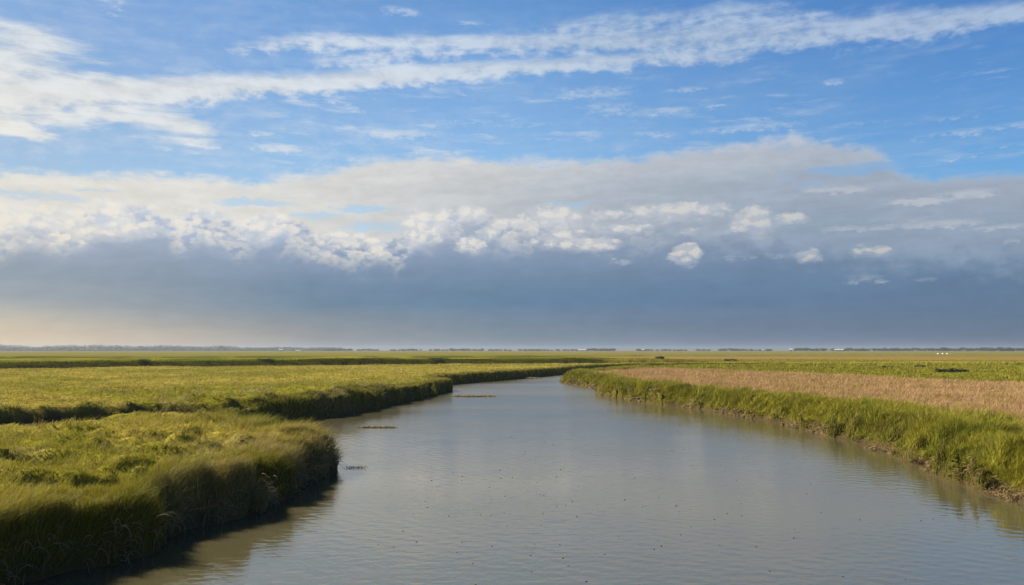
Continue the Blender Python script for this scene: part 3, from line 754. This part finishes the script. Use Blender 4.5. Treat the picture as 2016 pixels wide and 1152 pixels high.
hl = (0.12 + 0.20 * tuft ** 1.5 + 0.12 * edge) * rng.uniform(0.6, 1.25, n) * (0.8 + 0.2 * sm(rN, 60, 20))
hl = np.where((ff['g'] < 6) & ~ff['gs'] & (fy > 24), hl * 0.55, hl); hl = np.where(ff['gully'] > 0.1, hl * 0.45, hl) * rng.choice([0.7, 1.0, 1.0, 1.25], n)
pc[(pk == 0) & (dry > 0.90)] = C_BUFF
emit('marsh_grass', (pk == 0) & (rN < 34), hl * 1.12, 'long windblown yellow green marsh grass covering the near left bank', 'grass', GRASS, segs=3, wmul=0.66, tip=np.array((1.15, 1.08, 1.0)))
emit('meadow_grass', (pk == 0) & (rN >= 34), hl, 'short golden green grass on the flat left meadow beyond the gully', 'grass', GRASS, wmul=0.78)
hr = (0.22 + 0.36 * tuft) * rng.uniform(0.6, 1.2, n) * sm(ff['d'], -0.2, 1.2) + 0.10
emit('bank_reeds', pk == 1, hr, 'dense bright green reeds and sedge along the right bank', 'reeds', GRASS, segs=3, wmul=0.7, leanmul=0.9)
hb = (0.20 + 0.20 * tuft) * rng.uniform(0.6, 1.25, n)
emit('dry_reeds', pk == 2, hb, 'dry tan reed stand behind the green right bank', 'reeds', STALK, wmul=0.5, leanmul=0.8)
hf = (0.13 + 0.20 * sm(cl3 * 0.6 + cl1 * 0.4, 0.45, 0.7) * sm(rN, 215, 120)) * rng.uniform(0.6, 1.2, n)
emit('distant_marsh_grass', pk == 3, hf, 'rank green marsh grass far beyond the creek bend', 'grass', GRASS, leanmul=0.5)

# dead stems: hanging at the foot of the near bank, broken sedge at the muddy foot of the right bank
def stalks(name, x, y, z, L, ang, up, wid, col, label):
    segs = 4; n = len(x); ts = np.linspace(0, 1, segs + 1); vs = []
    px_, py_, pz_ = x.copy(), y.copy(), z.copy(); e = up.copy()
    th = ang + math.pi / 2
    for k in range(segs + 1):
        w = wid * (1 - 0.75 * ts[k]) * 0.5
        vs += [np.stack([px_ - np.cos(th) * w, py_ - np.sin(th) * w, pz_], 1), np.stack([px_, py_, pz_ + w * 1.6], 1), np.stack([px_ + np.cos(th) * w, py_ + np.sin(th) * w, pz_], 1)]
        px_ = px_ + np.cos(ang) * np.cos(e) * L / segs; py_ = py_ + np.sin(ang) * np.cos(e) * L / segs; pz_ = np.maximum(pz_ + np.sin(e) * L / segs, 0.012); e = e - 0.55
    V_ = np.stack(vs, 1).reshape(-1, 3); base = (np.arange(n) * 3 * (segs + 1))[:, None]; q = []
    for k in range(segs):
        a = 3 * k
        for u in (0, 1): q += [[a + u, a + u + 1, a + u + 4, a + u + 3]]
    F_ = (base[:, :, None] + np.array(q)[None]).reshape(-1, 4)
    o = mesh_obj(name, V_, F_, STALK, col=np.repeat(col, 3 * (segs + 1), axis=0))
    return tag(o, label, 'dead stems', kind='stuff')
qx, qy = along(LS, 9, 28, 2600, -0.4, 0.5, 1); q = land(qx, qy); sel = np.nonzero((q['z'] > 0.0) & (q['z'] < 0.55))[0][:460]; qx, qy = qx[sel], qy[sel]; q = {a: b[sel] for a, b in q.items()}; k = len(qx)
stalks('dead_stems', qx, qy, np.clip(q['z'] + rng.uniform(0, 0.2, k), 0.05, 0.7), rng.uniform(0.25, 0.65, k), rng.normal(-0.5, 0.7, k), rng.uniform(0.1, 1.1, k),
       np.full(k, 0.016), np.clip(np.array((.30, .24, .15)) * rng.uniform(0.5, 1.2, (k, 1)), 0, 1), 'pale dead stems arching out of the shaded foot of the left bank')
k = 3600
qx, qy = along(RS, 13, 100, 9000, -0.15, 0.45, -1); sel = np.nonzero(fbm(qx * 0.8, qy * 0.8, 81, 2) > 0.52)[0][:k]; qx, qy = qx[sel], qy[sel]; k = len(qx); q = land(qx, qy)
stalks('broken_sedge', qx, qy, np.maximum(q['z'], 0.02), rng.uniform(0.10, 0.32, k) * (0.8 + 0.4 * rng.random(k)), rng.normal(math.pi, 1.0, k), rng.uniform(-0.2, 1.3, k),
       np.maximum(0.014, 0.0011 * q['r']), np.clip(np.array((.19, .135, .060)) * rng.uniform(0.4, 1.2, (k, 1)), 0, 1), 'brown broken sedge and mud clods along the foot of the right bank')

# ------------------------------------------------------------------ bushes, trees, buildings and small things
LEAF = leaf_material('shrub_leaf', 0.2, 0.6, 0.2)
def bark_material():
    m = M('bark'); b = m.principled(m.mix(m.noise(6, 4), m.rgb((.09, .07, .05)), m.rgb((.16, .13, .10))), 0.9, 0.1); return m.done(b.outputs[0])
BARK = bark_material()
def leaf_cloud(blobs, count, size, c0, c1, rg):
    """small leaf faces spread through a few overlapping volumes; blobs: (x, y, z, rx, ry, rz)"""
    b = np.array(blobs); vol = b[:, 3] * b[:, 4] * b[:, 5]; k = rg.choice(len(b), count, p=vol / vol.sum())
    u = rg.normal(size=(count, 3)); u /= np.linalg.norm(u, axis=1)[:, None]
    u *= (rg.random(count) ** 0.45)[:, None]
    p = b[k, :3] + u * b[k, 3:]
    a = rg.normal(size=(count, 3)); a /= np.linalg.norm(a, axis=1)[:, None]
    h = np.cross(a, rg.normal(size=(count, 3))); h /= np.linalg.norm(h, axis=1)[:, None]
    s = size * rg.uniform(0.6, 1.4, (count, 1))
    v = np.stack([p - a * s, p + h * s * 0.6, p + a * s, p - h * s * 0.6], 1).reshape(-1, 3)
    f = np.arange(count * 4).reshape(-1, 4)
    t = rg.random((count, 1)); col = np.repeat(np.array(c0) * (1 - t) + np.array(c1) * t, 4, axis=0)
    return v, f, col
def trunk_mesh(h, r, lean, limbs, rg):
    vs, fs = [], []
    def tube(p0, p1, r0, r1):
        p0, p1 = Vector(p0), Vector(p1); q = (p1 - p0).to_track_quat('Z', 'Y'); s = len(vs)
        for p, rr_ in ((p0, r0), (p1, r1)):
            for k in range(6): vs.append(tuple(p + q @ Vector((math.cos(k * math.pi / 3) * rr_, math.sin(k * math.pi / 3) * rr_, 0))))
        for k in range(6): fs.append([s + k, s + (k + 1) % 6, s + 6 + (k + 1) % 6, s + 6 + k])
    tube((0, 0, -0.3), (lean, 0, h * 0.55), r, r * 0.6)
    for k in range(limbs):
        a = k * 2.4; tube((lean * 0.8, 0, h * 0.4 + 0.05 * h * k / limbs), (lean + math.cos(a) * h * 0.25, math.sin(a) * h * 0.25, h * rg.uniform(0.65, 0.85)), r * 0.45, r * 0.15)
    return vs, fs

def gz(x, y): return float(land(np.array([float(x)]), np.array([float(y)]))['z'][0])

# dark bushes by the long ditch and out on the marsh
BUSHES = [(-64.5, 138.6, 1.5, 0.5, 'low dark bush alone on the ditch bank, leftmost of the marsh bushes'),
          (-45.8, 147.5, 1.9, 0.6, 'dark rounded bush on the ditch bank, tallest of those left of the creek'),
          (-28.5, 155.5, 3.2, 0.6, 'long low dark bush on the ditch bank, third of the left ones'),
          (-14.5, 166.0, 3.2, 0.6, 'broad dark bush on the ditch bank nearest the creek bend'),
          (34.5, 186, 1.2, 0.75, 'small dark bush beyond the creek bend on the far green marsh'),
          (42.0, 182, 2.2, 0.95, 'wider dark bush right beside the small one beyond the bend'),
          (52.5, 192, 1.5, 0.75, 'dark bush on the green marsh just right of the bend'),
          (60, 128, 1.0, 0.4, 'low green bush in the lush marsh behind the dry reeds'),
          (71, 139, 1.1, 0.4, 'low flat bush in the middle of the lush right marsh')]
for i, (x, y, w_, h_, lab) in enumerate(BUSHES):
    rg = np.random.default_rng(100 + i)
    o = empty('bush', (x, y, gz(x, y) - 0.05)); tag(o, lab, 'bush', 'bushes on the open marsh')
    bl = [(rg.uniform(-.7, .7) * w_, rg.uniform(-.35, .35) * w_, h_ * rg.uniform(.3, .55), w_ * rg.uniform(.3, .5), w_ * .35, h_ * rg.uniform(.35, .5)) for _ in range(7)]
    v, f, c_ = leaf_cloud(bl, 1600, 0.07, (.045, .058, .016), (.085, .100, .028), rg)
    mesh_obj('foliage', v, f, LEAF, o, col=c_)
    tv, tf = [], []
    a_, b_ = trunk_mesh(h_ * 0.8, 0.05, 0.1, 4, rg)
    mesh_obj('stem', a_, b_, BARK, o)

# the hedge strip in the lush field on the right
rg = np.random.default_rng(140)
hx0, hx1, hy = 56.1, 59.9, 105.5
hb_ = [(x, rg.uniform(-.15, .15), 0.20, 0.5, 0.28, 0.30 * rg.uniform(.7, 1.15)) for x in np.arange(-1.8, 1.9, 0.4)]
v, f, c_ = leaf_cloud(hb_, 1400, 0.07, (.028, .040, .012), (.06, .075, .02), rg)
hd = mesh_obj('low_hedge', v, f, LEAF, col=c_); hd.location = ((hx0 + hx1) / 2, hy, gz(60, hy)); tag(hd, 'short dark strip of hedge in the bright green field on the right', 'hedge')

# far belt of trees on the horizon: a continuous wood on the left, single trees further right
TREE_C = ((.030, .042, .018), (.060, .075, .030))
rg = np.random.default_rng(150)
wood = []
D0 = 2500.0
for a_ in np.arange(-58, -12.0, 0.16):
    h_ = 10.5 + 10.0 * float(fbm(np.array([a_ * 0.55]), np.array([3.0]), 91, 3)[0]) + rg.uniform(-0.6, 1.0)
    if a_ > -19: h_ *= 0.80
    dd_ = D0 + rg.uniform(-40, 60)
    wood.append((math.sin(R(a_)) * dd_, math.cos(R(a_)) * dd_, 1.0 + h_ * 0.40, 7.0, 7.0, h_ * 0.62))
    wood.append((math.sin(R(a_)) * (dd_ - 6), math.cos(R(a_)) * (dd_ - 6), 2.2, 7.0, 5.0, 2.6))
v, f, c_ = leaf_cloud(wood, 60000, 1.3, *TREE_C, rg)
tag(mesh_obj('distant_wood', v, f, LEAF, col=c_), 'long blue grey wood along the horizon at the left', 'wood', kind='stuff')

protos = []
for i in range(5):
    rg = np.random.default_rng(160 + i)
    t = empty('distant_tree', (0, 0, 0))
    bl = [(rg.uniform(-1.6, 1.6), rg.uniform(-1.6, 1.6), rg.uniform(1.2, 4.6), rg.uniform(1.4, 2.4), rg.uniform(1.4, 2.4), rg.uniform(1.2, 1.9)) for _ in range(8)]
    v, f, c_ = leaf_cloud(bl, 700, 0.42, *TREE_C, rg)
    cr = mesh_obj('crown', v, f, LEAF, t, col=c_)
    tv, tf = trunk_mesh(5.0, 0.3, 0.2, 4, rg); tr = mesh_obj('trunk', tv, tf, BARK, t)
    protos.append((t, cr, tr))
used = set()
def far_tree(a_, dist, s, wide, label, group):
    k = int(rg.integers(0, 5)); t, cr, tr = protos[k]
    if k in used:
        t2 = t.copy(); link(t2)
        for c0 in (cr, tr):
            c1 = c0.copy(); link(c1); c1.parent = t2
        t = t2
    used.add(k)
    x, y = math.sin(R(a_)) * dist, math.cos(R(a_)) * dist
    t.location = (x, y, 1.0); t.scale = (s * wide, s * wide, s); t.rotation_euler = (0, 0, rg.uniform(0, 6.28))
    tag(t, label, 'tree', group)
rg = np.random.default_rng(170)
# clumps: azimuth range, height factor, count
CLUMPS = [(-13.2, -11.4, .85, 9), (-10.9, -9.6, .7, 6), (-8.6, -6.6, .75, 9), (-5.8, -5.0, .7, 4), (-4.6, -2.2, .8, 10), (-1.6, -0.2, .7, 6), (0.6, 1.8, .7, 6), (2.0, 3.2, .7, 5), (3.4, 4.6, .65, 5), (5.4, 6.0, .95, 4), (6.3, 7.2, .95, 6),
          (8.9, 9.9, .7, 5), (10.3, 12.3, .6, 8), (13.2, 13.8, .7, 3), (14.6, 16.2, .8, 8), (16.4, 18.0, .6, 7), (19.6, 21.4, 1.05, 9), (22.0, 24.0, .95, 10), (24.4, 25.7, .9, 6), (25.9, 27.4, .95, 7), (27.6, 29.0, 1.0, 7), (29.2, 31.0, 1.05, 9), (31.0, 33.6, 1.05, 13)]
for a0, a1, s, k in CLUMPS:
    for a_ in np.linspace(a0, a1, k):
        far_tree(a_ + rg.uniform(-.06, .06), 2100 + rg.uniform(-60, 60), s * rg.uniform(.8, 1.2) * 1.35, rg.uniform(1.5, 2.4), 'small dark tree in the broken tree line along the horizon', 'single trees along the horizon')

# far white buildings between the trees
def wall_material(name, c):
    m = M(name); b = m.principled(m.scale(m.rgb(c), m.rng(m.noise(0.8, 4), 0.3, 0.7, 0.88, 1.08)), 0.7, 0.3); return m.done(b.outputs[0])
WALLM = wall_material('white_render', (.50, .50, .49)); PINKM = wall_material('pale_brick', (.62, .48, .40))
ROOFM = wall_material('slate_roof', (.16, .16, .18)); ROOFL = wall_material('pale_sheet_roof', (.38, .40, .43)); DARKM = wall_material('dark_opening', (.03, .03, .035))
def building(a_, dist, L, W_, H_, rh, wall, roof, label, cat):
    x, y = math.sin(R(a_)) * dist, math.cos(R(a_)) * dist
    o = empty('farm_building', (x, y, 0.9), -R(a_)); tag(o, label, cat, 'buildings along the horizon')
    l, w = L / 2, W_ / 2
    v = [(-l, -w, 0), (l, -w, 0), (l, w, 0), (-l, w, 0), (-l, -w, H_), (l, -w, H_), (l, w, H_), (-l, w, H_), (-l, 0, H_ + rh), (l, 0, H_ + rh)]
    mesh_obj('wall', v, [[0, 1, 5, 4], [2, 3, 7, 6], [1, 2, 6, 9, 5], [3, 0, 4, 8, 7]], wall, o)
    e, q, th = 0.35, 0.3, 0.18; s = rh / w
    rv, rf = [], []
    for sg in (-1, 1):
        b0 = len(rv)
        for xx in (-l - q, l + q):
            for (yy, zz) in ((sg * (w + e), H_ - s * e), (0, H_ + rh)):
                rv += [(xx, yy, zz + 0.01), (xx, yy, zz + th)]
        rf += [[b0, b0 + 2, b0 + 6, b0 + 4], [b0 + 1, b0 + 5, b0 + 7, b0 + 3], [b0, b0 + 4, b0 + 5, b0 + 1], [b0, b0 + 1, b0 + 3, b0 + 2], [b0 + 4, b0 + 6, b0 + 7, b0 + 5]]
    mesh_obj('roof', rv, rf, roof, o)
    nw = max(2, int(L / 4))
    for k in range(nw):
        cx = -l + (k + .5) * L / nw
        for part, ww, z0, z1 in ((('door', .6, 0.0, min(2.1, H_ * .8)),) if k == nw // 2 else (('window', .5, H_ * .35, H_ * .75),)):
            mesh_obj(part, [(cx - ww, -w - .04, z0), (cx + ww, -w - .04, z0), (cx + ww, -w - .04, z1), (cx - ww, -w - .04, z1), (cx - ww, -w + .04, z0), (cx + ww, -w + .04, z0), (cx + ww, -w + .04, z1), (cx - ww, -w + .04, z1)],
                     [[0, 1, 2, 3], [0, 4, 5, 1], [3, 2, 6, 7], [1, 5, 6, 2], [0, 3, 7, 4]], DARKM, o)
building(-16.15, 1900, 9, 7, 3.0, 2.2, WALLM, ROOFL, 'white farmhouse on the horizon where the left wood breaks up', 'house')
building(-15.0, 1900, 11, 8, 1.6, 1.0, WALLM, ROOFL, 'low pale shed on the horizon just right of the leftmost farmhouse', 'shed')
building(-6.65, 1900, 6, 5, 2.4, 1.5, WALLM, ROOFL, 'tiny white cottage on the horizon left of the creek bend', 'house')
building(5.0, 1900, 19, 9, 2.6, 1.6, WALLM, ROOFL, 'longest white barn on the horizon right of the creek bend', 'barn')
building(9.3, 1900, 6, 6, 3.2, 2.2, WALLM, ROOFL, 'small white house on the horizon among trees right of the long barn', 'house')
building(17.45, 1850, 5, 5, 2.2, 1.5, WALLM, ROOFL, 'small pale blue white shed on the horizon left of the pinkish house', 'shed')
building(19.25, 1850, 6, 6, 3.6, 2.2, PINKM, ROOFL, 'pinkish house on the horizon at the left end of the dark tree row', 'house')
building(22.25, 1850, 18, 8, 3.2, 1.8, PINKM, ROOFL, 'long pale pink barn on the horizon in front of the right tree row', 'barn')

# three small white boats lying in the far ditch on the right
def boat_material(name, c, r): 
    m = M(name); b = m.principled(m.scale(m.rgb(c), m.rng(m.noise(2.5, 4), 0.3, 0.7, 0.9, 1.05)), r, 0.5); return m.done(b.outputs[0])
HULLM = boat_material('white_hull', (.58, .57, .56), .35); CABM = boat_material('cabin_white', (.60, .60, .59), .35); GLS = boat_material('cabin_window', (.03, .04, .05), .1)
def boat(x, y, z, L, label, rz):
    o = empty('moored_boat', (x, y, z), rz); tag(o, label, 'boat', 'white boats in the far ditch')
    n_ = 9; vs, fs = [], []
    for i in range(n_):
        t = i / (n_ - 1); w_ = 0.95 * (1 - max(0, t - .45) ** 2 / .3025 * .97) ; xx = (t - .5) * L; sh = .85 + .25 * t * t
        vs += [(xx, -w_ * .5, 0), (xx, -w_, sh), (xx, -w_ * .92, sh), (xx, 0, sh - .08), (xx, w_ * .92, sh), (xx, w_, sh), (xx, w_ * .5, 0)]
    for i in range(n_ - 1):
        for k in range(6): a = i * 7 + k; fs.append([a, a + 7, a + 8, a + 1])
        fs.append([i * 7 + 6, i * 7 + 13, i * 7 + 7, i * 7])
    fs.append(list(range(7)))
    mesh_obj('hull', vs, fs, HULLM, o)
    c = [(-.25 * L, -.6, .78), (.15 * L, -.55, .78), (.15 * L, .55, .78), (-.25 * L, .6, .78), (-.22 * L, -.5, 1.35), (.06 * L, -.45, 1.35), (.06 * L, .45, 1.35), (-.22 * L, .5, 1.35)]
    cb = mesh_obj('cabin', c, [[4, 5, 6, 7], [0, 1, 5, 4], [1, 2, 6, 5], [2, 3, 7, 6], [3, 0, 4, 7]], CABM, o)
    mesh_obj('window', [(-.19 * L, -.60, .95), (.06 * L, -.56, .95), (.04 * L, -.52, 1.2), (-.18 * L, -.55, 1.2)], [[0, 1, 2, 3]], GLS, cb)
for k, (bx, ln, lab) in enumerate(((259.9, 3.0, 'white boat in the far ditch at right, leftmost of the three'), (262.9, 3.0, 'white boat in the far ditch at right, middle of the three'), (265.8, 2.8, 'white boat in the far ditch at right, rightmost of the three'))):
    boat(bx, 486 + k * .4, 0.70, ln, lab, 0.05)

# flecks of debris afloat on the creek
m = M('dead_leaf'); b = m.principled(m.mix(m.noise(30, 3), m.rgb((.035, .028, .016)), m.rgb((.09, .07, .035))), 0.7, 0.3); FLECK = m.done(b.outputs[0])
rg = np.random.default_rng(200); fleck_meshes = []
for i in range(4):
    k = 7; an = np.linspace(0, 2 * math.pi, k, endpoint=False); ra_ = rg.uniform(.6, 1.1, k)
    v = [(math.cos(a) * r_, math.sin(a) * r_ * .6, .0) for a, r_ in zip(an, ra_)] + [(math.cos(a) * r_ * .7, math.sin(a) * r_ * .42, .25 + .1 * rg.random()) for a, r_ in zip(an, ra_)]
    fs = [[j, (j + 1) % k, k + (j + 1) % k, k + j] for j in range(k)] + [list(range(k, 2 * k))]
    me = bpy.data.meshes.new('floating_fleck'); me.from_pydata(v, [], fs); me.materials.append(FLECK); fleck_meshes.append(me)
cnt = 0
while cnt < 170:
    a_ = math.radians(rg.uniform(-9, 31)); r_ = 13.5 * (60 / 13.5) ** rg.random()
    if rg.random() < 0.35: a_ = math.radians(rg.normal(3, 6)); r_ = 14.5 + abs(rg.normal(9, 6))
    x, y = math.sin(a_) * r_, math.cos(a_) * r_
    if land(np.array([x]), np.array([y]))['d'][0] > -0.9: continue
    o = link(bpy.data.objects.new('floating_fleck', fleck_meshes[cnt % 4])); s = rg.uniform(.012, .026) * (1 + r_ / 60)
    o.location = (x, y, .001); o.scale = (s, s, s); o.rotation_euler = (0, 0, rg.uniform(0, 6.28))
    tag(o, 'tiny dark fleck of debris floating on the open creek', 'debris', 'flecks floating on the creek'); cnt += 1

# floating weed
def weed_mat(name, x, y, rx, ry, k, size, h_, c0, c1, label, cat, seed):
    rg = np.random.default_rng(seed)
    bl = [(t_ * rx, rg.uniform(-.3, .3) * ry, 0.0, rx * .4, ry * .7, h_) for t_ in np.linspace(-.75, .75, 11)]
    v, f, c_ = leaf_cloud(bl, k, size, c0, c1, rg); v[:, 2] = np.abs(v[:, 2]) + 0.004
    o = mesh_obj(name, v, f, LEAF, col=c_); o.location = (x, y, 0); tag(o, label, cat); return o
weed_mat('water_weed', -5.3, 27.4, .40, .20, 170, .022, .07, (.03, .04, .015), (.06, .07, .03), 'dark sprig of water weed floating beside the near bank head', 'weed', 301)
weed_mat('weed_mat', -3.4, 69, 1.8, .9, 1300, .10, .02, (.14, .12, .05), (.20, .17, .08), 'thin brown weed mat afloat below the far left bank corner', 'weed', 302)
weed_mat('weed_mat', -6.9, 41.5, 1.0, .32, 700, .06, .02, (.12, .11, .04), (.18, .15, .06), 'small brown weed mat afloat nearest the left gully mouth', 'weed', 303)
weed_mat('weed_mat', -0.3, 113, 4.0, 1.2, 1800, .18, .02, (.13, .11, .05), (.19, .16, .08), 'long brown weed mat afloat far up at the creek bend', 'weed', 304)

# ------------------------------------------------------------------ the damp evening air over the marsh
m = M('haze'); vol = m.n('ShaderNodeVolumePrincipled')
vol.inputs['Color'].default_value = (.42, .50, .62, 1); vol.inputs['Density'].default_value = 0.00016; vol.inputs['Anisotropy'].default_value = 0.2
m.l(vol.outputs[0], m.out.inputs['Volume'])
S_, z0, z1 = 5200.0, -2.6, 24.0
haze = mesh_obj('haze', [(-S_, -S_, z0), (S_, -S_, z0), (S_, S_, z0), (-S_, S_, z0), (-S_, -S_, z1), (S_, -S_, z1), (S_, S_, z1), (-S_, S_, z1)],
                [[3, 2, 1, 0], [4, 5, 6, 7], [0, 1, 5, 4], [1, 2, 6, 5], [2, 3, 7, 6], [3, 0, 4, 7]], m.m)
tag(haze, 'thin damp air over the whole marsh', 'haze', kind='stuff')
